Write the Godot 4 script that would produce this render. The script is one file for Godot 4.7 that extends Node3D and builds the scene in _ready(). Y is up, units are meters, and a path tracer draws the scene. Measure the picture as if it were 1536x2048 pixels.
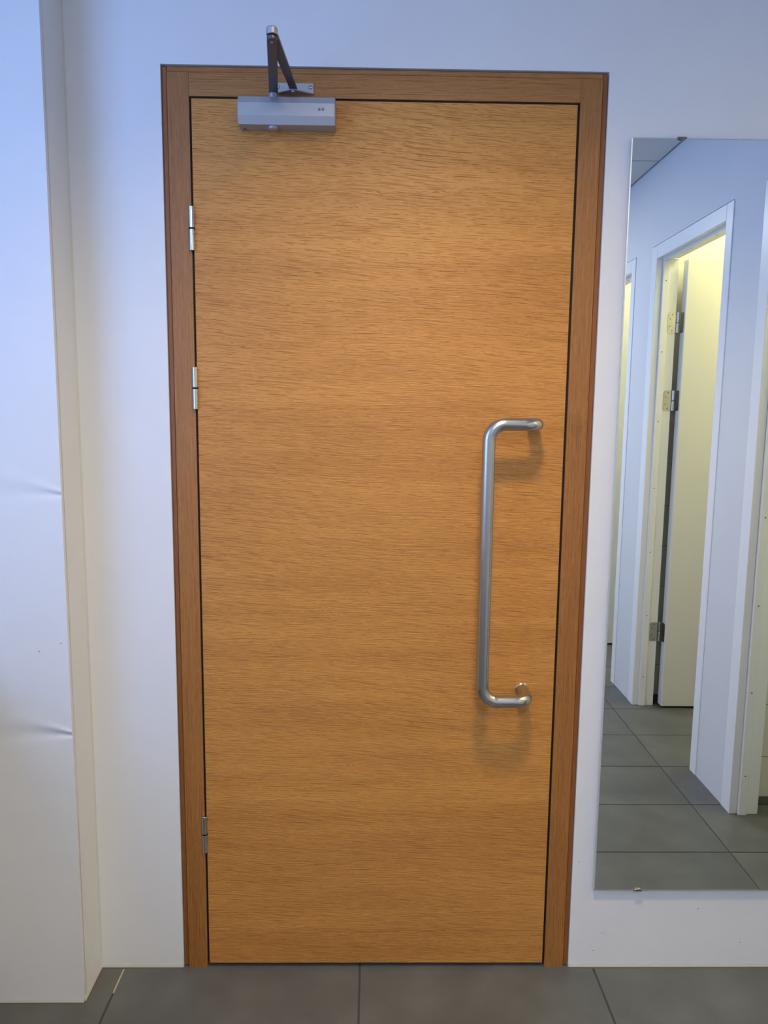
extends Node3D
# A toilet lobby: an oak-veneer door in a white wall, a frameless mirror beside it that shows the row of white cubicle doors on the right wall.
# x to the right, y up, z from the door wall (z = 0) into the lobby. Metres.

const XR := 1.2908        # corridor face of the right wall
const XL := -1.4          # face of the left wall
const ZR := 4.2           # face of the rear wall
const HC := 2.552         # ceiling
const HQ := 3.0           # unseen ceiling inside the cubicles, raised so the lamps reach behind the leaf
const DOOR_PITCH := 1.01
const DAY_COLOR := Color(0.46, 0.665, 1.0)
const DAY_ENERGY := 2.6
const WARM_COLOR := Color(1.0, 0.88, 0.63)
const WARM_ENERGY := 2.3
const REAR_FILL_COLOR := Color(0.985, 0.99, 1.0)
const REAR_FILL_ENERGY := 2.9
const CUBICLE_ENERGY := 0.64
var rng := RandomNumberGenerator.new()

# ------------------------------------------------------------------ mesh helpers
func v3(a, b, c) -> Vector3: return Vector3(a, b, c)

func tri(st: SurfaceTool, a: Vector3, b: Vector3, c: Vector3, out: Vector3) -> void:
	if (b - a).cross(c - a).dot(out) > 0.0:
		var t := b
		b = c
		c = t
	for p in [a, b, c]:
		st.set_normal(out)
		st.add_vertex(p)

func quad(st: SurfaceTool, a: Vector3, b: Vector3, c: Vector3, d: Vector3, out: Vector3) -> void:
	tri(st, a, b, c, out)
	tri(st, a, c, d, out)

func begin() -> SurfaceTool:
	var st := SurfaceTool.new()
	st.begin(Mesh.PRIMITIVE_TRIANGLES)
	return st

# a box between two corners with chamfered edges
func add_box(st: SurfaceTool, lo: Vector3, hi: Vector3, b := 0.0) -> void:
	var c := (lo + hi) / 2.0
	var h := (hi - lo).abs() / 2.0
	b = minf(b, minf(h.x, minf(h.y, h.z)) * 0.9)
	for ax in 3:
		var u := (ax + 1) % 3
		var w := (ax + 2) % 3
		for s in [-1.0, 1.0]:
			var q: Array[Vector3] = []
			for k in [[-1, -1], [1, -1], [1, 1], [-1, 1]]:
				var p := Vector3.ZERO
				p[ax] = s * h[ax]
				p[u] = k[0] * (h[u] - b)
				p[w] = k[1] * (h[w] - b)
				q.append(c + p)
			var n := Vector3.ZERO
			n[ax] = s
			quad(st, q[0], q[1], q[2], q[3], n)
	if b <= 0.0:
		return
	for ax in 3:
		var u := (ax + 1) % 3
		var w := (ax + 2) % 3
		for su in [-1.0, 1.0]:
			for sw in [-1.0, 1.0]:
				var q: Array[Vector3] = []
				for k in [[0, -1], [1, -1], [1, 1], [0, 1]]:
					var p := Vector3.ZERO
					p[ax] = k[1] * (h[ax] - b)
					p[u] = su * (h[u] - (b if k[0] == 0 else 0.0))
					p[w] = sw * (h[w] - (b if k[0] == 1 else 0.0))
					q.append(c + p)
				var n := Vector3.ZERO
				n[u] = su
				n[w] = sw
				quad(st, q[0], q[1], q[2], q[3], n.normalized())
	for sx in [-1.0, 1.0]:
		for sy in [-1.0, 1.0]:
			for sz in [-1.0, 1.0]:
				var s := Vector3(sx, sy, sz)
				tri(st, c + s * (h - v3(0, b, b)), c + s * (h - v3(b, 0, b)), c + s * (h - v3(b, b, 0)), s.normalized())

func box(lo: Vector3, hi: Vector3, b := 0.0) -> ArrayMesh:
	var st := begin()
	add_box(st, lo, hi, b)
	return st.commit()

# a polygon in (u, v) pushed along w from h0 to h1, its end rims chamfered by b; b1 < 0 means the same at both ends
func add_extrude(st: SurfaceTool, poly: PackedVector2Array, h0: float, h1: float, t: Transform3D, b := 0.0, smooth := false) -> void:
	if Geometry2D.is_polygon_clockwise(poly):
		poly.reverse()
	var n := poly.size()
	var nor: Array[Vector2] = []
	var vn: Array[Vector2] = []
	for i in n:
		var e := poly[(i + 1) % n] - poly[i]
		nor.append(Vector2(e.y, -e.x).normalized())
	for i in n:
		var m := nor[i] + nor[(i + n - 1) % n]
		vn.append(m / maxf(0.3, m.dot(nor[i])))
	var ins := PackedVector2Array()
	for i in n:
		ins.append(poly[i] - vn[i] * b)
	# the map may be left handed: tri() orients by the outward direction
	var at := func(p: Vector2, h: float) -> Vector3: return t * Vector3(p.x, p.y, h)
	var rings := [[ins, h0], [poly, h0 + b], [poly, h1 - b], [ins, h1]] if b > 0.0 else [[poly, h0], [poly, h1]]
	for k in rings.size() - 1:
		var lift := 0.0
		if b > 0.0 and k == 0:
			lift = -0.7
		if b > 0.0 and k == 2:
			lift = 0.7
		for i in n:
			var j := (i + 1) % n
			var p: Array = [at.call(rings[k][0][i], rings[k][1]), at.call(rings[k][0][j], rings[k][1]), at.call(rings[k + 1][0][j], rings[k + 1][1]), at.call(rings[k + 1][0][i], rings[k + 1][1])]
			var o := (t.basis * Vector3(nor[i].x, nor[i].y, lift)).normalized()
			if smooth:
				var oi := (t.basis * Vector3(vn[i].x, vn[i].y, lift)).normalized()
				var oj := (t.basis * Vector3(vn[j].x, vn[j].y, lift)).normalized()
				for f in [[0, 1, 2], [0, 2, 3]]:
					var g: Array = f.duplicate()
					if ((p[f[1]] - p[f[0]]) as Vector3).cross(p[f[2]] - p[f[0]]).dot(o) > 0.0:
						g = [f[0], f[2], f[1]]
					for q in g:
						st.set_normal(oi if q == 0 or q == 3 else oj)
						st.add_vertex(p[q])
			else:
				quad(st, p[0], p[1], p[2], p[3], o)
	var idx := Geometry2D.triangulate_polygon(poly)
	for e in [[h0, -1.0, rings[0][0]], [h1, 1.0, rings[-1][0]]]:
		var o := (t.basis * Vector3(0, 0, e[1])).normalized()
		for i in range(0, idx.size(), 3):
			tri(st, at.call(e[2][idx[i]], e[0]), at.call(e[2][idx[i + 1]], e[0]), at.call(e[2][idx[i + 2]], e[0]), o)

func extrude(poly: PackedVector2Array, h0: float, h1: float, t: Transform3D, b := 0.0, smooth := false) -> ArrayMesh:
	var st := begin()
	add_extrude(st, poly, h0, h1, t, b, smooth)
	return st.commit()

# (u, v, w) maps: profile in x-y pushed along z; x-z pushed along y; z-y pushed along x
func map_z(o := Vector3.ZERO) -> Transform3D: return Transform3D(Basis(v3(1, 0, 0), v3(0, 1, 0), v3(0, 0, 1)), o)
func map_y(o := Vector3.ZERO) -> Transform3D: return Transform3D(Basis(v3(1, 0, 0), v3(0, 0, 1), v3(0, 1, 0)), o)
func map_x(o := Vector3.ZERO) -> Transform3D: return Transform3D(Basis(v3(0, 0, 1), v3(0, 1, 0), v3(1, 0, 0)), o)

func rect(x0: float, y0: float, x1: float, y1: float) -> PackedVector2Array:
	return PackedVector2Array([Vector2(x0, y0), Vector2(x1, y0), Vector2(x1, y1), Vector2(x0, y1)])

func round_rect(x0: float, y0: float, x1: float, y1: float, r: float, n := 5) -> PackedVector2Array:
	var p := PackedVector2Array()
	for c in [[x1 - r, y1 - r, 0.0], [x0 + r, y1 - r, PI / 2], [x0 + r, y0 + r, PI], [x1 - r, y0 + r, PI * 1.5]]:
		for k in n + 1:
			var a: float = c[2] + PI / 2 * k / n
			p.append(Vector2(c[0] + r * cos(a), c[1] + r * sin(a)))
	return p

func circle(r: float, n := 24, c := Vector2.ZERO) -> PackedVector2Array:
	var p := PackedVector2Array()
	for k in n:
		p.append(c + Vector2(cos(TAU * k / n), sin(TAU * k / n)) * r)
	return p

# a bar with a round end of radius ra at a and rb at b, seen from above (x, z)
func bar_outline(a: Vector2, b: Vector2, ra: float, rb: float, n := 8) -> PackedVector2Array:
	var p := PackedVector2Array()
	var d := (b - a).angle()
	for k in n + 1:
		p.append(a + Vector2.from_angle(d + PI / 2 + PI * k / n) * ra)
	for k in n + 1:
		p.append(b + Vector2.from_angle(d - PI / 2 + PI * k / n) * rb)
	return p

# rings of radius r along h, round an axis given by t (local z); prof is a list of (r, h)
func add_lathe(st: SurfaceTool, prof: Array, t: Transform3D, n := 28) -> void:
	for k in prof.size() - 1:
		var a: Vector2 = prof[k]
		var b: Vector2 = prof[k + 1]
		var e := b - a
		for i in n:
			var t0 := TAU * i / n
			var t1 := TAU * (i + 1) / n
			var p := [v3(a.x * cos(t0), a.x * sin(t0), a.y), v3(a.x * cos(t1), a.x * sin(t1), a.y), v3(b.x * cos(t1), b.x * sin(t1), b.y), v3(b.x * cos(t0), b.x * sin(t0), b.y)]
			var nr := Vector2(e.y, -e.x).normalized()
			var n0 := (t.basis * v3(nr.x * cos(t0), nr.x * sin(t0), nr.y)).normalized()
			var n1 := (t.basis * v3(nr.x * cos(t1), nr.x * sin(t1), nr.y)).normalized()
			var out := n0 + n1
			for f in [[0, 1, 2], [0, 2, 3]]:
				var q: Array = f
				var c: Vector3 = (t * p[f[1]] - t * p[f[0]]).cross(t * p[f[2]] - t * p[f[0]])
				if c.length_squared() < 1e-22:
					continue
				if c.dot(out) > 0.0:
					q = [f[0], f[2], f[1]]
				for m in q:
					st.set_normal(n0 if m == 0 or m == 3 else n1)
					st.add_vertex(t * p[m])

func lathe(prof: Array, t: Transform3D, n := 28) -> ArrayMesh:
	var st := begin()
	add_lathe(st, prof, t, n)
	return st.commit()

# a round tube through the points
func tube(path: PackedVector3Array, r: float, n := 32) -> ArrayMesh:
	var st := begin()
	var rings: Array = []
	var side := Vector3.ZERO
	for i in path.size():
		var d := (path[mini(i + 1, path.size() - 1)] - path[maxi(i - 1, 0)]).normalized()
		if i == 0:
			side = d.cross(v3(0, 1, 0)).normalized()
		side = (side - d * side.dot(d)).normalized()
		var up := d.cross(side)
		var ring: Array = []
		for k in n:
			ring.append(side * cos(TAU * k / n) + up * sin(TAU * k / n))
		rings.append(ring)
	for i in path.size() - 1:
		for k in n:
			var j := (k + 1) % n
			var nn := [rings[i][k], rings[i][j], rings[i + 1][j], rings[i + 1][k]]
			var p := [path[i] + nn[0] * r, path[i] + nn[1] * r, path[i + 1] + nn[2] * r, path[i + 1] + nn[3] * r]
			for f in [[0, 1, 2], [0, 2, 3]]:
				var q: Array = f
				if ((p[f[1]] - p[f[0]]) as Vector3).cross(p[f[2]] - p[f[0]]).dot(nn[0]) > 0.0:
					q = [f[0], f[2], f[1]]
				for m in q:
					st.set_normal(nn[m])
					st.add_vertex(p[m])
	return st.commit()

# straight runs joined by arcs of the given radii at the inner points
func bent(points: Array, radii: Array, steps := 14) -> PackedVector3Array:
	var p := PackedVector3Array([points[0]])
	for i in range(1, points.size() - 1):
		var a: Vector3 = points[i - 1] - points[i]
		var b: Vector3 = points[i + 1] - points[i]
		a = a.normalized()
		b = b.normalized()
		var r: float = radii[i - 1]
		var half := a.angle_to(b) / 2.0
		var centre: Vector3 = points[i] + (a + b).normalized() * r / sin(half)
		var s: Vector3 = points[i] + a * r / tan(half) - centre
		var e: Vector3 = points[i] + b * r / tan(half) - centre
		for k in steps + 1:
			p.append(centre + s.slerp(e, float(k) / steps))
	p.append(points[-1])
	return p

# ------------------------------------------------------------------ scene helpers
var taken := {}
func numbered(called: String) -> String:
	var n: int = taken.get(called, 0)
	taken[called] = n + 1
	return called if n == 0 else "%s_%03d" % [called, n]

func part(called: String, mesh: Mesh, m: Material, parent: Node, label := "") -> MeshInstance3D:
	var o := MeshInstance3D.new()
	o.mesh = mesh
	o.material_override = m
	o.cast_shadow = GeometryInstance3D.SHADOW_CASTING_SETTING_ON
	var k := 0
	o.name = called
	while parent.has_node(NodePath(o.name)):
		k += 1
		o.name = "%s_%03d" % [called, k]
	parent.add_child(o, true)
	if label:
		o.set_meta("label", label)
	return o

func thing(called: String, label: String, category: String, at := Vector3.ZERO, kind := "", group := "") -> Node3D:
	var o := Node3D.new()
	o.name = numbered(called)
	add_child(o, true)
	o.position = at
	o.set_meta("label", label)
	o.set_meta("category", category)
	if kind:
		o.set_meta("kind", kind)
	if group:
		o.set_meta("group", group)
	return o

func tag(o: Node3D, label: String, category: String, kind := "", group := "") -> Node3D:
	o.set_meta("label", label)
	o.set_meta("category", category)
	if kind:
		o.set_meta("kind", kind)
	if group:
		o.set_meta("group", group)
	return o

func solo(called: String, mesh: Mesh, m: Material, label: String, category: String, kind := "") -> MeshInstance3D:
	var o := part(numbered(called), mesh, m, self)
	tag(o, label, category, kind)
	return o

# ------------------------------------------------------------------ materials
func mat(c: Color, rough := 0.6, metal := 0.0) -> StandardMaterial3D:
	var m := StandardMaterial3D.new()
	m.albedo_color = c
	m.roughness = rough
	m.metallic = metal
	return m

func noise(freq: float, kind := FastNoiseLite.TYPE_SIMPLEX_SMOOTH, octaves := 4, s := 1) -> FastNoiseLite:
	var f := FastNoiseLite.new()
	f.noise_type = kind
	f.frequency = freq
	f.seed = s
	f.fractal_octaves = octaves
	return f

# a soft mottle round one colour, laid on in world space
func mottled(c: Color, spread: float, size: float, rough: float, s: int, bumps := 0.0, bump_size := 0.3) -> StandardMaterial3D:
	var m := mat(Color.WHITE, rough)
	var ramp := Gradient.new()
	ramp.set_color(0, c.darkened(spread))
	ramp.set_color(1, c.lightened(spread * 0.8))
	var t := NoiseTexture2D.new()
	t.width = 512
	t.height = 512
	t.seamless = true
	t.noise = noise(0.008, FastNoiseLite.TYPE_SIMPLEX_SMOOTH, 5, s)
	t.color_ramp = ramp
	m.albedo_texture = t
	m.uv1_triplanar = true
	m.uv1_world_triplanar = true
	m.uv1_scale = Vector3.ONE / size
	if bumps > 0.0:
		var b := NoiseTexture2D.new()
		b.width = 512
		b.height = 512
		b.seamless = true
		b.as_normal_map = true
		b.bump_strength = 3.0
		b.noise = noise(0.03, FastNoiseLite.TYPE_SIMPLEX_SMOOTH, 4, s + 7)
		m.normal_enabled = true
		m.normal_texture = b
		m.normal_scale = bumps
	return m

# oak veneer with its grain along the picture's x: [colour picture, relief picture]. px: pixels per metre along and across the grain
func oak(w: int, h: int, s: int, pale: Color, deep: Color, px: Vector2, lean_mean: float, lean_by: float, bands: Array, density: float, base: float, long_streak: float, thick: bool, depth: float) -> Array:
	rng.seed = s
	var broad := noise(0.03, FastNoiseLite.TYPE_SIMPLEX_SMOOTH, 3, s).get_image(32, h / 4)
	broad.convert(Image.FORMAT_L8)
	broad.resize(w, h, Image.INTERPOLATE_CUBIC)
	var fine := noise(0.3, FastNoiseLite.TYPE_SIMPLEX_SMOOTH, 3, s + 1).get_image(maxi(8, w / 90), h)
	fine.convert(Image.FORMAT_L8)
	fine.resize(w, h, Image.INTERPOLATE_CUBIC)
	var lean := noise(0.03, FastNoiseLite.TYPE_SIMPLEX_SMOOTH, 2, s + 2).get_image(64, 128)
	lean.convert(Image.FORMAT_L8)
	var ld := lean.get_data()
	var bd := broad.get_data()
	var fd := fine.get_data()
	var v := PackedFloat32Array()
	v.resize(w * h)
	# pores: short thin streaks that follow the lean of the grain, and paler flecks between them
	var aspect := px.y / px.x
	for pass_no in 2:
		# rows of streaks, each row a few texels from the next, broken at random along its length
		var step := (1.0 / density) * px.y * (1.0 if pass_no == 0 else 2.2)
		var row := 0.0
		while row < h:
			var x := -rng.randf() * 0.04 * px.x
			while x < w:
				var length := int((0.009 + long_streak * pow(rng.randf(), 2.2)) * px.x)
				var deepness := rng.randf_range(0.25, 1.0)
				if pass_no == 1:
					deepness *= -0.75
				var y := row + rng.randf_range(-0.75, 0.75) * step
				var g: float = ld[(posmod(int(y), h) * 128 / h) * 64 + (posmod(int(x), w) * 64) / w] / 255.0 - 0.5
				var rise := (lean_mean + g * lean_by + rng.randf_range(-0.008, 0.008)) * aspect
				for k in length:
					var xi := posmod(int(x) + k, w)
					var fl := floorf(y)
					var a := posmod(int(fl), h) * w + xi
					var f := y - fl
					var e := deepness * minf(1.0, 4.0 * minf(k + 1, length - k) / length)
					v[a] += e * (1.0 - f)
					a += w
					if a >= w * h:
						a -= w * h
					v[a] += e * (0.25 + 0.75 * f) if thick else e * f
					y += rise
				x += length + (0.002 + 0.026 * pow(rng.randf(), 1.6)) * px.x
			row += step
	var rgb := PackedByteArray()
	rgb.resize(w * h * 3)
	var high := PackedByteArray()
	high.resize(w * h)
	var a := 0
	for y in h:
		var tone := base
		for b in bands:
			if float(y) / h > b[0]:
				tone = base + b[1]
		for x in w:
			var pore := clampf(v[a], -0.7, 1.2)
			var t := clampf(tone + (bd[a] / 255.0 - 0.5) * 0.26 + (fd[a] / 255.0 - 0.5) * 0.22 + pore * depth, 0.0, 1.0)
			rgb[a * 3] = int(255.0 * lerpf(pale.r, deep.r, t))
			rgb[a * 3 + 1] = int(255.0 * lerpf(pale.g, deep.g, t))
			rgb[a * 3 + 2] = int(255.0 * lerpf(pale.b, deep.b, t))
			high[a] = int(clampf(150.0 - 80.0 * pore, 0.0, 255.0))
			a += 1
	return [Image.create_from_data(w, h, false, Image.FORMAT_RGB8, rgb), Image.create_from_data(w, h, false, Image.FORMAT_L8, high)]

func oak_material(pics: Array, size: Vector2, offset: Vector2, turned: bool, relief: float) -> StandardMaterial3D:
	var c: Image = pics[0].duplicate()
	var b: Image = pics[1].duplicate()
	if turned:
		c.rotate_90(CLOCKWISE)
		b.rotate_90(CLOCKWISE)
	b.convert(Image.FORMAT_RGBA8)
	b.bump_map_to_normal_map(3.0)
	var m := mat(Color.WHITE, 0.42)
	m.metallic_specular = 0.5
	m.albedo_texture = ImageTexture.create_from_image(c)
	m.normal_enabled = true
	m.normal_texture = ImageTexture.create_from_image(b)
	m.normal_scale = relief
	m.uv1_triplanar = true
	m.uv1_triplanar_sharpness = 8.0
	m.uv1_scale = v3(1.0 / size.x, 1.0 / size.y, 1.0 / size.x)
	m.uv1_offset = v3(offset.x, offset.y, 0.0)
	return m

var M := {}
func make_materials() -> void:
	M.wall = mottled(Color(0.895, 0.895, 0.9), 0.012, 1.3, 0.62, 3, 0.06)
	M.panel = mottled(Color(0.9, 0.905, 0.92), 0.01, 1.2, 0.6, 5, 0.05)
	M.lacquer = mat(Color(0.97, 0.975, 0.98), 0.34)
	M.leaf_white = mat(Color(0.92, 0.915, 0.9), 0.42)
	M.caulk = mat(Color(0.81, 0.805, 0.79), 0.6)
	M.dark_brown = mat(Color(0.36, 0.33, 0.3), 0.9)  # dark wall marks and the painted shadow line at the wall foot
	M.speck = mat(Color(0.2, 0.18, 0.17), 0.8)
	M.gap = mat(Color(0.16, 0.15, 0.15), 0.9)
	M.ceiling = mottled(Color(0.87, 0.875, 0.87), 0.01, 0.8, 0.8, 9, 0.1)
	M.grid = mat(Color(0.62, 0.62, 0.62), 0.6)
	M.tiles = []
	for k in 3:
		M.tiles.append(mottled([Color(0.365, 0.369, 0.36), Color(0.35, 0.355, 0.348), Color(0.375, 0.378, 0.368)][k], 0.07, 0.75, 0.42, 20 + k, 0.05))
	M.grout = mat(Color(0.27, 0.255, 0.245), 0.9)
	M.grout_pale = mat(Color(0.72, 0.68, 0.58), 0.9)
	M.wall_tile = mat(Color(0.87, 0.86, 0.82), 0.25)
	M.wall_grout = mat(Color(0.5, 0.48, 0.45), 0.9)
	M.steel = mat(Color(0.74, 0.735, 0.73), 0.25, 1.0)
	M.steel_bright = mat(Color(0.8, 0.8, 0.8), 0.2, 1.0)
	M.silver = mat(Color(0.66, 0.67, 0.7), 0.42, 0.45)
	M.silver_dark = mat(Color(0.36, 0.35, 0.36), 0.4, 0.5)
	M.rubber = mat(Color(0.04, 0.04, 0.045), 0.6)
	M.black = mat(Color(0.03, 0.03, 0.03), 0.7)
	M.mirror = mat(Color(0.9, 0.925, 0.925), 0.0, 1.0)
	M.mirror_edge = mat(Color(0.84, 0.87, 0.86), 0.25, 0.6)
	M.clip = mat(Color(0.55, 0.54, 0.5), 0.25, 0.9)
	M.lamp_ring = mat(Color(0.85, 0.85, 0.85), 0.4)
	M.counter = mat(Color(0.62, 0.62, 0.6), 0.5)
	# oak
	var bands := [[0.0, 0.0], [0.14, -0.03], [0.36, 0.02], [0.5, -0.02], [0.62, 0.05], [0.72, 0.0], [0.86, 0.03]]
	var leaf := oak(1024, 2048, 11, Color(0.825, 0.575, 0.28), Color(0.545, 0.325, 0.11), Vector2(1050, 1550), 0.045, 0.13, bands, 540.0, 0.17, 0.085, true, 0.62)
	M.oak_leaf = oak_material(leaf, Vector2(0.975, 1.321), Vector2(0.45, 0.3), false, 1.0)
	var post := oak(2048, 256, 23, Color(0.69, 0.465, 0.24), Color(0.44, 0.262, 0.095), Vector2(930, 930), 0.0, 0.05, [[0.0, 0.0]], 330.0, 0.22, 0.11, false, 0.42)
	M.oak_post = oak_material(post, Vector2(0.275, 2.2), Vector2(0.1, 0.0), true, 0.4)
	M.oak_post2 = oak_material(post, Vector2(0.275, 2.2), Vector2(0.63, 0.37), true, 0.4)
	M.oak_head = oak_material(post, Vector2(2.2, 0.275), Vector2(0.2, 0.4), false, 0.4)
	M.oak_bead = oak_material(post, Vector2(0.275, 2.2), Vector2(0.4, 0.6), true, 0.4)
	M.oak_bead.albedo_color = Color(0.88, 0.82, 0.79)
	M.oak_edge = mat(Color(0.5, 0.34, 0.2), 0.6)

# ------------------------------------------------------------------ the scene
func _ready() -> void:
	rng.seed = 4
	# camera
	var cam := Camera3D.new()
	cam.name = "camera"
	add_child(cam)
	cam.transform = Transform3D(Basis(v3(0.999836, 0.010702, 0.014577), v3(-0.008714, 0.99145, -0.130198), v3(-0.015846, 0.130049, 0.991381)), v3(0.0, 1.407094, 1.749383))
	cam.fov = 68.85214737527647
	cam.near = 0.02
	cam.current = true
	var we := WorldEnvironment.new()
	we.name = "world_environment"
	var env := Environment.new()
	env.background_mode = Environment.BG_COLOR
	env.background_color = Color(0.02, 0.02, 0.025)
	env.tonemap_mode = Environment.TONE_MAPPER_LINEAR
	env.tonemap_exposure = 1.06
	env.sdfgi_enabled = true
	env.ssao_enabled = true
	env.ssil_enabled = true
	we.environment = env
	add_child(we)
	# daylight of an unseen window on the left, placed to light the pier
	var day := AreaLight3D.new()
	day.name = "unseen_window_daylight"
	add_child(day)
	day.area_size = Vector2(1.4, 1.32)
	day.look_at_from_position(v3(XL + 0.03, 1.79, 1.4), v3(XL + 1.0, 1.79, 1.4), Vector3.UP)
	day.light_color = DAY_COLOR
	day.light_energy = DAY_ENERGY
	day.shadow_enabled = true
	# unseen warm ceiling lamp, placed to cast the shadows on the door
	var warm := SpotLight3D.new()
	warm.name = "unseen_lamp_beam"
	add_child(warm)
	warm.position = v3(0.15, HC - 0.03, 0.88)
	warm.rotation_degrees = v3(-90, 0, 0)
	warm.spot_angle = 69.0
	warm.spot_angle_attenuation = 1.0
	warm.spot_range = 8.0
	warm.spot_attenuation = 2.0
	warm.light_color = WARM_COLOR
	warm.light_energy = WARM_ENERGY
	warm.light_size = 0.09
	warm.shadow_enabled = true
	# added fill light behind the viewer, brightens the door wall from the front
	var rear := AreaLight3D.new()
	rear.name = "fill_panel_light"
	add_child(rear)
	rear.area_size = Vector2(0.58, 0.58)
	rear.look_at_from_position(v3(0.09, HC - 0.012, 2.715), v3(0.09, 0.0, 2.715), v3(0, 0, 1))
	rear.light_color = REAR_FILL_COLOR
	rear.light_energy = REAR_FILL_ENERGY
	rear.shadow_enabled = true

	make_materials()
	build_shell()
	build_floor()
	build_ceiling()
	build_cubicles()
	build_oak_door()
	build_closer()
	build_mirror()
	build_lamps()
	build_counter()
	build_marks()

func build_shell() -> void:
	# door wall, with the hole that the oak frame fills
	var st := begin()
	add_box(st, v3(-0.7, -0.02, -0.15), v3(-0.471, HC + 0.1, 0.0))
	add_box(st, v3(0.5147, -0.02, -0.15), v3(XR + 0.05, HC + 0.1, 0.0))
	add_box(st, v3(XR + 0.05, -0.02, -0.15), v3(2.8, HQ + 0.1, 0.0))
	add_box(st, v3(-0.471, 2.1592, -0.15), v3(0.5147, HC + 0.1, 0.0))
	var wb := solo("wall_back", st.commit(), M.wall, "white painted wall round the oak door", "wall", "structure")
	# shallow pier on the left: its wallpaper has three crosswise wrinkles
	solo("wall_pier", pier(), M.wall, "white papered wall pier standing forward at the left edge", "wall", "structure")
	part("corner_bead", extrude(PackedVector2Array([Vector2(-0.681, -0.001), Vector2(-0.6768, -0.001), Vector2(-0.6768, 0.0004), Vector2(-0.6796, 0.0032), Vector2(-0.681, 0.0032)]), 0.0, HC, map_y()), M.caulk, wb, "thin painted sealant bead in the corner beside the pier")
	# left wall with the unseen window, both out of view
	st = begin()
	var z0 := 0.7
	var z1 := 2.1
	add_box(st, v3(XL - 0.15, -0.02, 0.0), v3(XL, HC + 0.1, z0))
	add_box(st, v3(XL - 0.15, -0.02, z1), v3(XL, HC + 0.1, ZR + 0.1))
	add_box(st, v3(XL - 0.15, -0.02, z0), v3(XL, 1.12, z1))
	add_box(st, v3(XL - 0.15, 2.46, z0), v3(XL, HC + 0.1, z1))
	solo("wall_left", st.commit(), M.wall, "plain white side wall with the unseen window, out of view", "wall", "structure")
	solo("wall_rear", box(v3(XL - 0.15, -0.02, ZR), v3(2.8, HQ + 0.1, ZR + 0.1)), M.wall, "plain white wall behind the viewer", "wall", "structure")
	var w := thing("window_1", "unseen frosted window in the left side wall, lights the pier and door wall", "window", v3(XL - 0.06, 1.79, 1.4), "structure")
	var pane := mat(Color(0.8, 0.85, 0.9), 0.6)
	pane.emission_enabled = true
	pane.emission = Color(0.72, 0.84, 1.0)
	pane.emission_energy_multiplier = 0.15
	part("pane", box(v3(-0.006, -0.63, -0.66), v3(0.006, 0.63, 0.66)), pane, w)
	for s in [-1.0, 1.0]:
		part("frame_bar", box(v3(-0.03, minf(s * 0.62, s * 0.67), -0.7), v3(0.03, maxf(s * 0.62, s * 0.67), 0.7), 0.004), M.lacquer, w)
		part("frame_bar", box(v3(-0.03, -0.62, minf(s * 0.65, s * 0.7)), v3(0.03, 0.62, maxf(s * 0.65, s * 0.7)), 0.004), M.lacquer, w)
	part("mullion", box(v3(-0.025, -0.62, -0.025), v3(0.025, 0.62, 0.025), 0.004), M.lacquer, w)
	# painted-over sealant beads at the foot of the walls
	bead("trim_1", v3(0.516, 0.0, 0.0), v3(XR, 0.0, 0.0), v3(0, 0, 1), 0.011, M.caulk, "white painted sealant bead along the floor right of the oak door")
	bead("trim_2", v3(-0.678, 0.0, 0.0), v3(-0.472, 0.0, 0.0), v3(0, 0, 1), 0.009, M.caulk, "white painted sealant bead along the floor left of the oak door")
	bead("trim_3", v3(-0.68, 0.0, 0.115), v3(-0.68, 0.0, 0.0), v3(1, 0, 0), 0.009, M.caulk, "sealant bead along the narrow side of the wall pier")
	bead("trim_4", v3(-1.4, 0.0, 0.115), v3(-0.68, 0.0, 0.115), v3(0, 0, 1), 0.009, M.caulk, "sealant bead along the front foot of the wall pier")

func bead(called: String, a: Vector3, b: Vector3, out: Vector3, r: float, m: Material, label: String) -> void:
	# a triangular fillet with a ragged top edge, and a thin dark lip painting the shadow line in front of it
	var root := thing(called, label, "trim", Vector3.ZERO, "structure")
	var f := noise(9.0, FastNoiseLite.TYPE_SIMPLEX, 2, int(a.x * 100) + 31)
	for k in 2:
		var st := begin()
		var n := maxi(6, int((b - a).length() / 0.02))
		for i in n:
			var p0 := a.lerp(b, float(i) / n)
			var p1 := a.lerp(b, float(i + 1) / n)
			var s0 := r * (1.0 + 0.35 * f.get_noise_2d(i * 0.13, 0))
			var s1 := r * (1.0 + 0.35 * f.get_noise_2d((i + 1) * 0.13, 0))
			if k == 0:
				quad(st, p0 + v3(0, s0, 0) + out * 0.0003, p1 + v3(0, s1, 0) + out * 0.0003, p1 + out * 0.0035, p0 + out * 0.0035, (out + v3(0, 0.2, 0)).normalized())
				quad(st, p0 + v3(0, s0, 0) + out * 0.0003, p1 + v3(0, s1, 0) + out * 0.0003, p1 + v3(0, s1, 0) - out * 0.002, p0 + v3(0, s0, 0) - out * 0.002, v3(0, 1, 0))
			else:
				quad(st, p0 + out * 0.003 + v3(0, 0.0016, 0), p1 + out * 0.003 + v3(0, 0.0016, 0), p1 + out * (0.0035 + s1 * 0.35), p0 + out * (0.0035 + s0 * 0.35), (out * 0.3 + v3(0, 1, 0)).normalized())
		part("fillet" if k == 0 else "shadow_edge", st.commit(), m if k == 0 else M.dark_brown, root)

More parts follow.
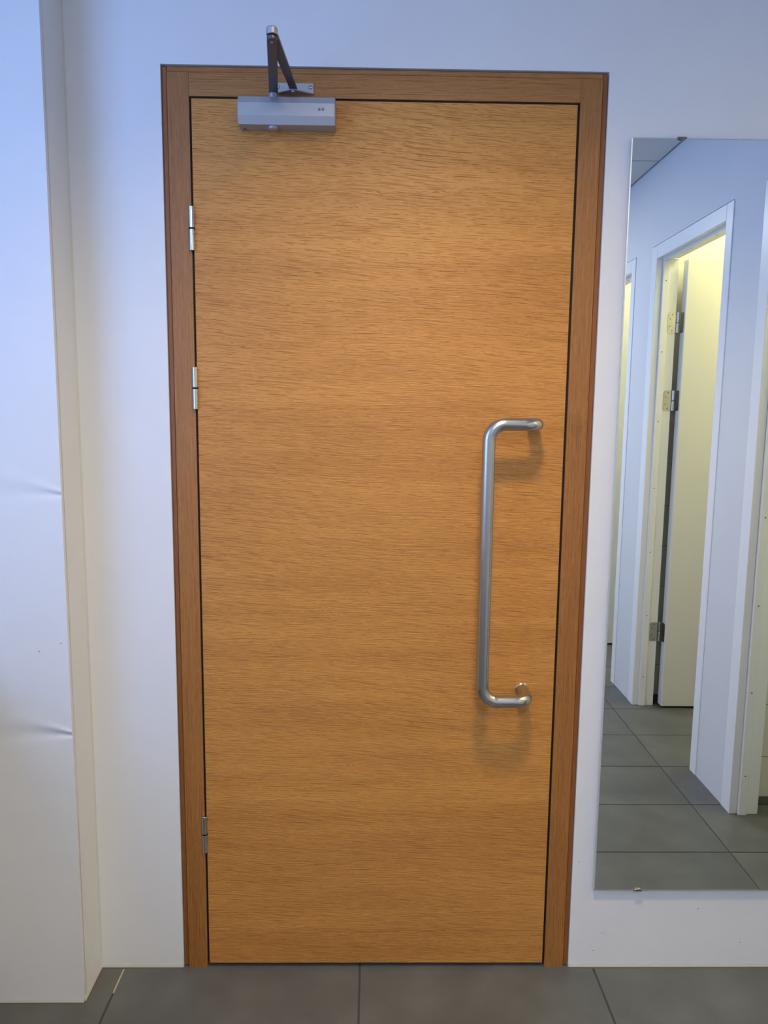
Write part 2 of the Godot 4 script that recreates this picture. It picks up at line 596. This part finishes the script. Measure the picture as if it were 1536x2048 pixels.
func pier() -> ArrayMesh:
	var st := begin()
	var x0 := XL - 0.15
	var x1 := -0.68
	add_box(st, v3(x0, -0.02, -0.15), v3(x1, HC + 0.1, 0.105))
	# front skin as a fine grid
	var xs: Array[float] = [x0, -1.2]
	for i in 71:
		xs.append(-1.05 + 0.37 * i / 70.0)
	var ys: Array[float] = []
	var y := -0.02
	while y < HC + 0.1:
		ys.append(y)
		var near := 9.0
		for w in [1.894, 1.2232, 0.6726]:
			near = minf(near, absf(y - w))
		y += 0.0025 if near < 0.03 else (0.01 if near < 0.08 else 0.06)
	ys.append(HC + 0.1)
	# [height, where it ends, depth, drift]
	var creases := [[1.894, -0.684, 0.0016, 0.012], [1.2232, -0.6815, 0.0022, 0.006], [0.6726, -0.683, 0.003, 0.004]]
	var hgt := func(px: float, py: float) -> float:
		var d := 0.0
		for c in creases:
			var t: float = (c[1] - px) / 0.3
			var mid: float = c[0] + c[3] * sin(t * 5.0) - 0.02 * t * t
			var e: float = py - mid
			var fade := clampf(1.0 - t * 1.3, 0.0, 1.0)
			var wide: float = 0.005 + 0.022 * clampf(t * 2.0, 0.0, 1.0)
			d -= c[2] * fade * exp(-e * e / (wide * wide))
			d += c[2] * 0.7 * fade * exp(-pow(e - wide * 1.5, 2) / (wide * wide))
		return d
	var pts: Array = []
	for j in ys.size():
		var row: Array = []
		for i in xs.size():
			row.append(v3(xs[i], ys[j], 0.115 + hgt.call(xs[i], ys[j])))
		pts.append(row)
	var nor := func(i: int, j: int) -> Vector3:
		var e := 0.0015
		var q: Vector3 = pts[j][i]
		return v3(-(hgt.call(q.x + e, q.y) - hgt.call(q.x - e, q.y)) / (2 * e), -(hgt.call(q.x, q.y + e) - hgt.call(q.x, q.y - e)) / (2 * e), 1.0).normalized()
	var ns: Array = []
	for j in ys.size():
		var row: Array = []
		for i in xs.size():
			row.append(nor.call(i, j))
		ns.append(row)
	for j in ys.size() - 1:
		for i in xs.size() - 1:
			for f in [[[i, j], [i + 1, j + 1], [i + 1, j]], [[i, j], [i, j + 1], [i + 1, j + 1]]]:
				for q in f:
					st.set_normal(ns[q[1]][q[0]])
					st.add_vertex(pts[q[1]][q[0]])
	# side, from the skin back to the body
	for j in ys.size() - 1:
		var p: Vector3 = pts[j][-1]
		var q: Vector3 = pts[j + 1][-1]
		quad(st, p, q, v3(x1, q.y, 0.1), v3(x1, p.y, 0.1), v3(1, 0, 0))
	return st.commit()

func build_floor() -> void:
	var root := thing("floor", "large grey stoneware floor tiles with thin dark joints", "floor", Vector3.ZERO, "structure")
	part("grout_bed", box(v3(XL - 0.1, -0.06, -0.3), v3(2.8, -0.0022, ZR + 0.1)), M.grout, root)
	var kinds: Array = []
	var g := 0.0021
	for k in 3:
		kinds.append(box(v3(g, -0.012, g), v3(0.6 - g, 0.0, 0.3 - g), 0.0009))
	var i := -4
	while -0.0217 + 0.6 * i < 2.8:
		var k := -1
		while 0.239 + 0.3 * k < ZR:
			var n := (i * 7 + k * 5 + (i * k) % 3 + 60) % 3
			var t := part("tile", kinds[n], M.tiles[n], root)
			t.position = v3(-0.0217 + 0.6 * i, 0.0, 0.239 + 0.3 * k - 0.0 )
			k += 1
		i += 1
	part("grout_residue", box(v3(-0.6217 - 0.0019, -0.0035, 0.006), v3(-0.6217 + 0.0019, -0.0006, 0.085), 0.0004), M.grout_pale, root, "pale grout smear in the leftmost joint")

func build_ceiling() -> void:
	var root := thing("ceiling", "pale suspended ceiling of square tiles in a slim grid", "ceiling", Vector3.ZERO, "structure")
	part("slab", box(v3(XL - 0.1, HC + 0.014, -0.1), v3(XR + 0.02, HC + 0.1, ZR + 0.1)), M.grid, root)
	var xs: Array[float] = [XL]
	var x := 0.99 - 0.6 * 4
	while x < XR - 0.05:
		xs.append(x)
		x += 0.6
	xs.append(XR - 0.011)
	for a in xs.size() - 1:
		var z := 0.015
		while z < ZR:
			part("panel", box(v3(xs[a] + 0.007, HC, z + 0.007), v3(xs[a + 1] - (0.007 if a < xs.size() - 2 else 0.0), HC + 0.0139, minf(z + 0.593, ZR - 0.005)), 0.002), M.ceiling, root)
			z += 0.6
	part("cubicle_panel", box(v3(1.35, HQ, -0.1), v3(2.8, HQ + 0.1, ZR + 0.05)), M.lacquer, root)  # out of view, its height chosen for the lamplight

func build_cubicles() -> void:
	# front wall of the cubicle row: piers between the door casings and the strip above them
	var st := begin()
	var xb := XR + 0.098
	for k in 4:
		var za := (0.84 + DOOR_PITCH * (k - 1) + 0.0022) if k > 0 else -0.05
		var zb := 0.05 - 0.0022 + DOOR_PITCH * k + (0.0085 if k == 1 else 0.0) if k < 3 else ZR
		add_box(st, v3(XR, -0.02, za), v3(xb, 2.186, zb))
	add_box(st, v3(XR, 2.186, -0.05), v3(xb, HQ + 0.1, ZR))
	solo("wall_right", st.commit(), M.panel, "pale painted wall with the row of white cubicle doors", "wall", "structure")
	solo("wall_outer", box(v3(2.7, -0.02, -0.1), v3(2.8, HQ + 0.1, ZR)), M.leaf_white, "white wall at the far end of the cubicles", "wall", "structure")
	# partitions with tiles on the side that faces the door wall
	for k in 3:
		var z := 0.84 + DOOR_PITCH * k
		var p := thing("wall_partition", ["tiled partition seen through the nearest cubicle doorway", "tiled partition behind the half open cubicle door", "tiled partition of the farthest cubicle"][k], "wall", v3(xb, 0.0, z), "structure")
		part("core", box(v3(0.0, -0.02, 0.0075), v3(2.7 - xb, HQ + 0.01, 0.1)), M.leaf_white, p)
		part("grout_face", box(v3(0.0, 0.0, 0.0015), v3(2.7 - xb, 1.3825, 0.0075)), M.wall_grout, p)
		part("skirting", box(v3(0.0, 0.0, -0.001), v3(2.7 - xb, 0.03, 0.0015), 0.0006), M.tiles[0], p)
		if k == 2:
			continue
		for r in 7:
			var y0 := 0.032 if r == 0 else 0.184 + 0.2 * (r - 1) + 0.0012
			var y1 := 0.184 + 0.2 * r - 0.0012
			var full := box(v3(0.0012, y0, 0.0), v3(0.2988, y1, 0.003), 0.0008)
			for c in 4:
				part("tile", full, M.wall_tile, p).position.x = 0.3 * c
	# the three doors
	var labels := ["nearest white cubicle doorway at the mirror's right edge, its jamb set with screws", "white cubicle door standing open on three silver hinges in the middle of the mirror", "farthest white cubicle door, a thin lit slice at the mirror's left edge"]
	for k in 3:
		cubicle_door("door_%d" % (k + 2), labels[k], 0.84 + DOOR_PITCH * k, k == 0)

func cubicle_door(called: String, label: String, zf: float, near_hinged: bool) -> void:
	# zf: outer edge of the far casing; the frame is 0.79 wide. Local z runs back from it.
	var d := thing(called, label, "door", v3(XR, 0.0, zf), "structure", "")
	var wide := 0.79
	var far := -0.064
	var near := -wide + 0.053
	var top := 2.122
	# casings: faces stand a little proud of the wall
	part("casing", box(v3(-0.004, 0.0, far), v3(0.0245, 2.182, 0.0), 0.0015), M.lacquer, d)
	part("casing", box(v3(-0.004, 0.0, -wide), v3(0.0245, 2.182, near), 0.0015), M.lacquer, d)
	part("head_casing", box(v3(-0.004, top, near + 0.001), v3(0.0245, 2.182, far - 0.001), 0.0015), M.lacquer, d)
	# stops
	part("stop", box(v3(0.0245, 0.0, far - 0.012), v3(0.0545, top, 0.0), 0.0015), M.lacquer, d)
	part("stop", box(v3(0.0245, 0.0, -wide), v3(0.0545, top, near + 0.012), 0.0015), M.lacquer, d)
	part("head_stop", box(v3(0.0245, top - 0.0115, near + 0.012), v3(0.0545, 2.182, far - 0.012), 0.0015), M.lacquer, d)
	# rebated liner behind the stops
	part("liner", box(v3(0.0545, 0.0, far - 0.003), v3(0.098, top, 0.0), 0.0015), M.lacquer, d)
	part("liner", box(v3(0.0545, 0.0, -wide), v3(0.098, top, near + 0.003), 0.0015), M.lacquer, d)
	part("head_liner", box(v3(0.0545, top + 0.002, near + 0.003), v3(0.098, 2.182, far - 0.003), 0.0015), M.lacquer, d)
	# frame screws
	var pin := Transform3D(Basis(v3(1, 0, 0), v3(0, 1, 0), v3(0, 0, -1)), Vector3.ZERO)
	var screw := lathe([Vector2(0.0, 0.0008), Vector2(0.0021, 0.0008), Vector2(0.0028, -0.0005)], pin, 10)
	for y in [2.0236, 1.7046, 1.3862, 1.0728, 0.7663, 0.455, 0.148]:
		part("screw", screw, M.speck, d).position = v3(0.0395, y, far - 0.012)
	var under := lathe([Vector2(0.0, 0.0008), Vector2(0.0021, 0.0008), Vector2(0.0028, -0.0005)], Transform3D(Basis(v3(1, 0, 0), v3(0, 0, 1), v3(0, -1, 0)), Vector3.ZERO), 10)
	for z in [-0.34, -0.57]:
		part("screw", under, M.speck, d).position = v3(0.0395, top - 0.0115, z)
	# leaf, opened square into the cubicle
	var leaf_w := 0.69
	var lx := 0.1235
	var z0 := -0.104
	var z1 := -0.058
	if near_hinged:
		z0 = -wide + 0.058
		z1 = -wide + 0.104
	var leaf := part("leaf", box(v3(lx, 0.009, z0), v3(lx + leaf_w, 2.116, z1), 0.003), M.leaf_white, d)
	var s := -1.0 if near_hinged else 1.0
	var zj := (near + 0.003) if near_hinged else (far - 0.003)
	for y in [1.8375, 1.483, 0.3735]:
		var h := Node3D.new()
		h.name = "hinge"
		d.add_child(h, true)
		h.position = v3(0.0, y, zj)
		h.set_meta("label", "silver butt hinge with rounded plates")
		# plate on the liner
		var plate := round_rect(0.061, -0.0465, 0.098, 0.0465, 0.009)
		part("jamb_plate", extrude(plate, -0.0016 if s > 0 else 0.0, 0.0 if s > 0 else 0.0016, map_z(), 0.0004), M.steel, h)
		# plate on the leaf's edge, facing the lobby
		var zl := (z0 + z1) / 2.0 - zj
		var lp := round_rect(-0.016, -0.0465, 0.016, 0.0465, 0.008)
		part("leaf_plate", extrude(lp, lx - 0.0016, lx, map_x(v3(0, 0, zl)), 0.0004), M.steel, h)
		for e in [[-0.0465, -0.0015], [0.0015, 0.0465]]:
			part("knuckle", lathe([Vector2(0.0, e[0]), Vector2(0.0056, e[0]), Vector2(0.0065, e[0] + 0.001), Vector2(0.0065, e[1] - 0.001), Vector2(0.0056, e[1]), Vector2(0.0, e[1])], Transform3D(Basis(v3(1, 0, 0), v3(0, 0, -1), v3(0, 1, 0)), v3(0.105, 0.0, -0.0045 * s)), 16), M.steel_bright, h)
		for q in [[0.082, 0.036], [0.071, 0.017], [0.071, -0.017], [0.082, -0.036]]:
			part("screw", screw, M.silver_dark, h).position = v3(q[0], q[1], -0.0016 * s)

func build_oak_door() -> void:
	var d := thing("door_1", "closed oak veneer door in an oak frame with steel hinges and pull bar", "door", Vector3.ZERO, "structure")
	var ox0 := -0.4102
	var ox1 := 0.453
	var oy := 2.0945
	# jambs: an L in plan, its foot behind the leaf is the stop
	var lj := PackedVector2Array([Vector2(-0.4573, 0.0), Vector2(ox0, 0.0), Vector2(ox0, -0.05), Vector2(-0.395, -0.05), Vector2(-0.395, -0.12), Vector2(-0.4573, -0.12)])
	var rj := PackedVector2Array([Vector2(0.5005, 0.0), Vector2(ox1, 0.0), Vector2(ox1, -0.05), Vector2(0.438, -0.05), Vector2(0.438, -0.12), Vector2(0.5005, -0.12)])
	part("jamb", extrude(lj, 0.0, 2.1435, map_y(), 0.0), M.oak_post, d)
	part("jamb", extrude(rj, 0.0, 2.1435, map_y(), 0.0), M.oak_post2, d)
	var hp := PackedVector2Array([Vector2(0.0, 2.1435), Vector2(0.0, oy), Vector2(-0.05, oy), Vector2(-0.05, 2.08), Vector2(-0.12, 2.08), Vector2(-0.12, 2.1435)])
	part("head", extrude(hp, ox0 + 0.0006, ox1 - 0.0006, map_x(), 0.0), M.oak_head, d)
	# outer beads, set back a little behind a fine groove
	part("bead", box(v3(-0.4698, 0.002, -0.05), v3(-0.4587, 2.156, -0.0045), 0.0012), M.oak_bead, d)
	part("bead", box(v3(0.5019, 0.002, -0.05), v3(0.5136, 2.156, -0.0045), 0.0012), M.oak_bead, d)
	part("bead", box(v3(-0.458, 2.1449, -0.05), v3(0.5013, 2.156, -0.003), 0.0012), M.oak_head, d)
	# leaf
	part("leaf", box(v3(-0.4055, 0.0109, -0.042), v3(0.4475, 2.0899, 0.0), 0.0011), M.oak_leaf, d)
	part("threshold_shade", box(v3(-0.394, 0.0004, -0.11), v3(0.437, 0.02, -0.06)), M.black, d, "black strip painting the shade in the gap under the leaf")  # black backing stands in for the shade under the leaf
	part("seal", box(v3(ox0, 0.012, -0.03), v3(-0.4056, oy, -0.005)), M.black, d, "black rubber seal in the gap round the leaf")
	part("seal", box(v3(0.4476, 0.012, -0.03), v3(ox1, oy, -0.005)), M.black, d, "black rubber seal in the gap round the leaf")
	part("seal", box(v3(-0.4056, 2.09, -0.03), v3(0.4476, oy, -0.005)), M.black, d, "black rubber seal in the gap round the leaf")
	# lift-off hinges
	for y in [1.8140, 1.4613, 0.3647]:
		var h := Node3D.new()
		h.name = "hinge"
		d.add_child(h, true)
		h.position = v3(-0.4093, y, 0.0022)
		h.set_meta("label", "round steel lift-off hinge with a black ring")
		var up := Transform3D(Basis(v3(1, 0, 0), v3(0, 0, -1), v3(0, 1, 0)), Vector3.ZERO)
		for e in [[-0.0478, -0.0014], [0.0014, 0.0478]]:
			part("knuckle", lathe([Vector2(0.0, e[0]), Vector2(0.0058, e[0]), Vector2(0.0065, e[0] + 0.0008), Vector2(0.0065, e[1] - 0.0008), Vector2(0.0058, e[1]), Vector2(0.0, e[1])], up, 24), M.steel_bright, h)
		part("ring", lathe([Vector2(0.0, -0.0016), Vector2(0.0069, -0.0016), Vector2(0.0069, 0.0016), Vector2(0.0, 0.0016)], up, 24), M.rubber, h)
	# pull bar
	var hr := 0.0147
	var pull := part("pull_handle", tube(bent([v3(0.3725, 1.387, 0.0006), v3(0.3725, 1.387, 0.078), v3(0.2595, 1.3872, 0.078), v3(0.2597, 0.7425, 0.078), v3(0.370, 0.7425, 0.078), v3(0.370, 0.7425, 0.0006)], [0.034, 0.037, 0.037, 0.034]), hr), M.steel, d, "brushed steel cranked pull bar")
	for p in [v3(0.3725, 1.387, 0), v3(0.370, 0.7425, 0)]:
		part("rose", lathe([Vector2(0.0142, 0.0), Vector2(0.0168, 0.0), Vector2(0.0168, 0.0012), Vector2(0.016, 0.002), Vector2(0.0142, 0.0022)], map_z(p), 32), M.steel, pull)

func build_closer() -> void:
	var d := thing("door_closer", "silver overhead door closer with folding arm at the top of the oak door", "door closer", v3(-0.192, 2.0235, 0.0))
	var x0 := -0.1035
	var x1 := 0.1037
	# body: facetted front, profile in (z, y)
	var prof := PackedVector2Array([Vector2(0.0005, 0.0), Vector2(0.0395, 0.0), Vector2(0.0455, 0.0165), Vector2(0.0455, 0.0425), Vector2(0.0385, 0.0568), Vector2(0.0005, 0.0568)])
	part("body", extrude(prof, x0, x1, map_x(), 0.0009), M.silver, d)
	for s in [x0 - 0.0012, x1]:
		var cap := PackedVector2Array()
		for q in prof:
			cap.append(Vector2(lerpf(q.x, 0.022, 0.04), lerpf(q.y, 0.028, 0.04)))
		part("end_cap", extrude(cap, s, s + 0.0012, map_x(), 0.0003), M.silver, d)
	var t := TextMesh.new()
	t.text = "G·U"
	var f := SystemFont.new()
	f.font_names = PackedStringArray(["Droid Sans"])
	f.font_weight = 700
	t.font = f
	t.font_size = 32
	t.pixel_size = 0.000245
	t.depth = 0.0003
	var tx := part("lettering", t, M.black, d)
	tx.position = v3(-0.1172 + 0.192, 0.0302, 0.0457)
	# cover under the spindle
	var dn := Transform3D(Basis(v3(1, 0, 0), v3(0, 0, 1), v3(0, -1, 0)), v3(-0.0305, 0.0005, 0.0235))
	part("spindle_cap", lathe([Vector2(0.0, 0.0062), Vector2(0.0075, 0.006), Vector2(0.0105, 0.0045), Vector2(0.0118, 0.0018), Vector2(0.0118, -0.001)], dn, 24), M.silver, d)
	part("adjusting_screw", lathe([Vector2(0.0, 0.001), Vector2(0.003, 0.001), Vector2(0.003, -0.0005)], Transform3D(dn.basis, v3(-0.094, 0.0, 0.012)), 12), M.silver_dark, d)
	# arms, horizontal: (x, z) seen from above
	var piv := Vector2(-0.0295, 0.0245)
	var elb := Vector2(-0.0015, 0.2575)
	var shoe := Vector2(0.013, 0.0215)
	var y0 := 0.0685
	part("spindle", lathe([Vector2(0.0, 0.0), Vector2(0.0098, 0.0), Vector2(0.0098, 0.0112), Vector2(0.009, 0.0122), Vector2(0.0, 0.0122)], map_up(v3(piv.x, 0.0566, piv.y)), 20), M.silver, d)
	var main := part("main_arm", extrude(bar_outline(piv, elb, 0.0095, 0.0098), y0, y0 + 0.0068, map_y(), 0.0012), M.silver_dark, d)
	part("rivet", lathe([Vector2(0.0, 0.0012), Vector2(0.0018, 0.001), Vector2(0.0028, 0.0)], Transform3D(Basis(v3(1, 0, 0), v3(0, 0, 1), v3(0, -1, 0)), v3(elb.x - 0.001, y0, elb.y - 0.006)), 12), M.silver, main)
	var fa := part("forearm", extrude(bar_outline(elb, elb.lerp(shoe, 0.72), 0.0098, 0.0085), y0 + 0.0092, y0 + 0.0172, map_y(), 0.0012), M.silver_dark, d)
	part("elbow_boss", lathe([Vector2(0.0, -0.0002), Vector2(0.0103, 0.0), Vector2(0.0108, 0.001), Vector2(0.0108, 0.0105), Vector2(0.0095, 0.0128), Vector2(0.0, 0.0132)], map_up(v3(elb.x, y0 + 0.0096, elb.y)), 28), M.silver, fa)
	part("elbow_pin", lathe([Vector2(0.0072, -0.003), Vector2(0.0072, 0.002)], map_up(v3(elb.x, y0 + 0.0078, elb.y)), 20), M.rubber, fa)
	part("arm_rod", extrude(bar_outline(elb.lerp(shoe, 0.3), shoe, 0.0068, 0.0085), y0 + 0.0107, y0 + 0.0157, map_y(), 0.001), M.silver_dark, d)
	# shoe on the frame head
	var br := thing_part("bracket", d)
	part("plate", extrude(round_rect(-0.029, 0.0765, 0.0555, 0.1, 0.002, 3), 0.0006, 0.0036, map_z(), 0.0006), M.silver, br)
	var shelf := PackedVector2Array([Vector2(-0.029, 0.003), Vector2(0.0555, 0.003), Vector2(0.0555, 0.0052), Vector2(0.0225, 0.0235), Vector2(0.0165, 0.0275), Vector2(0.0095, 0.0275), Vector2(0.0035, 0.0235), Vector2(-0.029, 0.0052)])
	part("shelf", extrude(shelf, 0.0765, 0.079, map_y(), 0.0005), M.silver, br)
	part("washer", lathe([Vector2(0.0, 0.0), Vector2(0.0088, 0.0), Vector2(0.0088, 0.0016), Vector2(0.0, 0.0016)], map_up(v3(shoe.x, 0.0788, shoe.y)), 24), M.rubber, br)
	part("pin", lathe([Vector2(0.0, -0.0042), Vector2(0.0035, -0.004), Vector2(0.0045, -0.0025), Vector2(0.0045, 0.0096), Vector2(0.004, 0.0108), Vector2(0.0, 0.011)], map_up(v3(shoe.x, 0.0766, shoe.y)), 20), M.silver, br)
	for x in [0.0487, -0.0225]:
		part("screw", lathe([Vector2(0.0, 0.0024), Vector2(0.0034, 0.0022), Vector2(0.0044, 0.001), Vector2(0.0046, -0.001)], map_z(v3(x, 0.0915, 0.0036)), 20), M.steel, br)
		part("screw_slot", box(v3(x - 0.0026, 0.0911, 0.0054), v3(x + 0.0026, 0.0919, 0.0062)), M.black, br)

func map_up(o: Vector3) -> Transform3D:
	return Transform3D(Basis(v3(1, 0, 0), v3(0, 0, -1), v3(0, 1, 0)), o)

func thing_part(called: String, parent: Node3D) -> Node3D:
	var n := Node3D.new()
	n.name = called
	parent.add_child(n, true)
	return n

func build_mirror() -> void:
	var x0 := 0.5664
	var x1 := 1.2164
	var y0 := 0.2237
	var y1 := 2.0187
	var d := thing("mirror", "tall frameless wall mirror on small clips beside the oak door", "mirror", v3(x0, y0, 0.0))
	var w := x1 - x0
	var h := y1 - y0
	# glass with a polished bevel all round, and a backing board that holds it off the wall
	part("backing", box(v3(0.012, 0.012, 0.0005), v3(w - 0.012, h - 0.012, 0.009)), M.mirror_edge, d)
	part("glass", box(v3(0.0022, 0.0022, 0.0125), v3(w - 0.0022, h - 0.0022, 0.015)), M.mirror, d)
	var st := begin()
	# rim: sloping ground edge, then the square side
	var i0 := [v3(0.0022, 0.0022, 0.015), v3(w - 0.0022, 0.0022, 0.015), v3(w - 0.0022, h - 0.0022, 0.015), v3(0.0022, h - 0.0022, 0.015)]
	var o0 := [v3(0, 0, 0.0142), v3(w, 0, 0.0142), v3(w, h, 0.0142), v3(0, h, 0.0142)]
	var o1 := [v3(0, 0, 0.009), v3(w, 0, 0.009), v3(w, h, 0.009), v3(0, h, 0.009)]
	var dirs := [v3(0, -1, 0), v3(1, 0, 0), v3(0, 1, 0), v3(-1, 0, 0)]
	for k in 4:
		var j := (k + 1) % 4
		quad(st, i0[k], i0[j], o0[j], o0[k], (dirs[k] * 0.35 + v3(0, 0, 1)).normalized())
		quad(st, o0[k], o0[j], o1[j], o1[k], dirs[k])
	quad(st, o1[0], o1[1], o1[2], o1[3], v3(0, 0, -1))
	part("ground_edge", st.commit(), M.mirror_edge, d)
	# clips: small half-round lips over the glass
	for c in [[0.111, h, -1.0], [w - 0.111, h, -1.0], [0.1115, 0.0, 1.0], [w - 0.1115, 0.0, 1.0]]:
		var p := PackedVector2Array()
		for k in 13:
			var a: float = PI * k / 12.0
			p.append(Vector2(c[0] + 0.0108 * cos(a), c[1] + c[2] * (0.0065 * sin(a) - 0.0012)))
		var cl := part("clip", extrude(p, 0.0155, 0.0185, map_z(), 0.0008, false), M.clip, d)
		part("tongue", box(v3(c[0] - 0.0095, minf(c[1], c[1] - c[2] * 0.0022) + (0.0 if c[2] > 0 else 0.0004), 0.001), v3(c[0] + 0.0095, maxf(c[1], c[1] - c[2] * 0.0022) - (0.0004 if c[2] > 0 else 0.0), 0.0165)), M.clip, cl)

func build_lamps() -> void:
	var g := mat(Color(1, 1, 1), 0.5)
	g.emission_enabled = true
	g.emission = Color(1.0, 0.85, 0.62)
	g.emission_energy_multiplier = 1.0
	downlight(thing("unseen_ceiling_lamp", "unseen round warm ceiling lamp, out of view, lights the oak door", "ceiling lamp", v3(0.15, HC, 0.88)), g)
	var led := mat(Color(1, 1, 1), 0.5)
	led.emission_enabled = true
	led.emission = Color(1.0, 0.97, 0.93)
	led.emission_energy_multiplier = 1.0
	var q := thing("fill_light_panel", "added square fill light panel in the ceiling behind the viewer", "ceiling lamp", v3(0.09, HC, 2.715))  # fill panel added to brighten the walls from behind the viewer
	part("frame", box(v3(-0.292, -0.004, -0.292), v3(0.292, 0.0, 0.292), 0.001), M.lacquer, q)
	part("diffuser", box(v3(-0.28, -0.006, -0.28), v3(0.28, -0.004, 0.28)), led, q)
	# cubicle lamps out of view: domes placed to light the leaves and partitions
	for k in 3:
		var at := v3(2.0, HQ, 0.84 + DOOR_PITCH * k - 0.42)
		var c := thing("unseen_dome_lamp", ["unseen opal dome lamp on the nearest cubicle's ceiling", "unseen opal dome lamp on the middle cubicle's ceiling", "unseen opal dome lamp on the farthest cubicle's ceiling"][k], "ceiling lamp", at)
		var dn := Transform3D(Basis(v3(1, 0, 0), v3(0, 0, 1), v3(0, -1, 0)), Vector3.ZERO)
		part("base", lathe([Vector2(0.0, 0.0), Vector2(0.1, 0.0), Vector2(0.1, 0.02), Vector2(0.0, 0.02)], dn, 32), M.lamp_ring, c)
		var prof: Array = []
		for j in 9:
			var a := PI / 2 * j / 8.0
			prof.append(Vector2(0.095 * cos(a), 0.02 + 0.06 * sin(a)))
		part("dome", lathe(prof, dn, 32), g, c)
		var o := OmniLight3D.new()
		o.name = "unseen_bulb_light"
		c.add_child(o, true)
		o.position = v3(0, -0.24, 0)
		o.light_color = Color(1.0, 0.955, 0.68)
		o.light_energy = CUBICLE_ENERGY
		o.light_size = 0.14
		o.omni_range = 8.0
		o.omni_attenuation = 2.0
		o.shadow_enabled = true

func downlight(d: Node3D, g: Material) -> void:
	part("ring", lathe([Vector2(0.085, -0.001), Vector2(0.11, -0.001), Vector2(0.112, 0.003), Vector2(0.108, 0.006), Vector2(0.085, 0.008), Vector2(0.083, 0.003)], Transform3D(Basis(v3(1, 0, 0), v3(0, 0, 1), v3(0, -1, 0)), Vector3.ZERO), 40), M.lamp_ring, d)
	part("diffuser", lathe([Vector2(0.0, 0.004), Vector2(0.083, 0.004), Vector2(0.083, 0.0)], Transform3D(Basis(v3(1, 0, 0), v3(0, 0, 1), v3(0, -1, 0)), Vector3.ZERO), 40), g, d)

func build_counter() -> void:
	# unseen counter out of view on the left, shades the lower pier and floor
	var d := thing("unseen_counter", "unseen pale washbasin counter out of the frame on the left, shades the lower pier", "counter", v3(XL + 0.004, 0.0, 0.118))
	part("worktop", box(v3(0.0, 0.82, 0.0), v3(0.5, 0.86, 2.1), 0.004), M.counter, d)
	part("front_panel", box(v3(0.44, 0.08, 0.0), v3(0.46, 0.82, 1.8), 0.002), M.counter, d)
	part("plinth", box(v3(0.0, 0.0, 0.0), v3(0.42, 0.08, 1.8), 0.002), M.silver_dark, d)
	part("basin", lathe([Vector2(0.0, -0.1), Vector2(0.12, -0.095), Vector2(0.17, -0.05), Vector2(0.185, 0.0), Vector2(0.2, 0.012), Vector2(0.212, 0.01), Vector2(0.215, 0.0)], map_up(v3(0.245, 0.86, 0.95)), 40), M.lacquer, d)
	part("tap", tube(bent([v3(0.07, 0.86, 0.95), v3(0.07, 1.0, 0.95), v3(0.19, 1.0, 0.95), v3(0.19, 0.965, 0.95)], [0.035, 0.025]), 0.011, 16), M.steel_bright, d)

func build_marks() -> void:
	var wb := get_node("wall_back")
	var wp := get_node("wall_pier")
	var dot := lathe([Vector2(0.0, 0.0006), Vector2(0.0009, 0.0005), Vector2(0.0014, -0.0002)], map_z(), 8)
	for p in [v3(0.5692, 0.058, 0), v3(0.5775, 0.0454, 0), v3(0.5304, 0.2898, 0), v3(0.9567, 0.0676, 0), v3(0.842, 0.162, 0)]:
		part("nail_hole", dot, M.dark_brown, wb).position = p
	for p in [v3(-0.7457, 0.8698, 0.115), v3(-0.6957, 0.8887, 0.115)]:
		part("nail_hole", dot, M.speck, wp).position = p
	part("scuff", box(v3(0.594, 0.0938, 0.0), v3(0.606, 0.0945, 0.0003)), M.grid, wb).rotation.z = 0.0
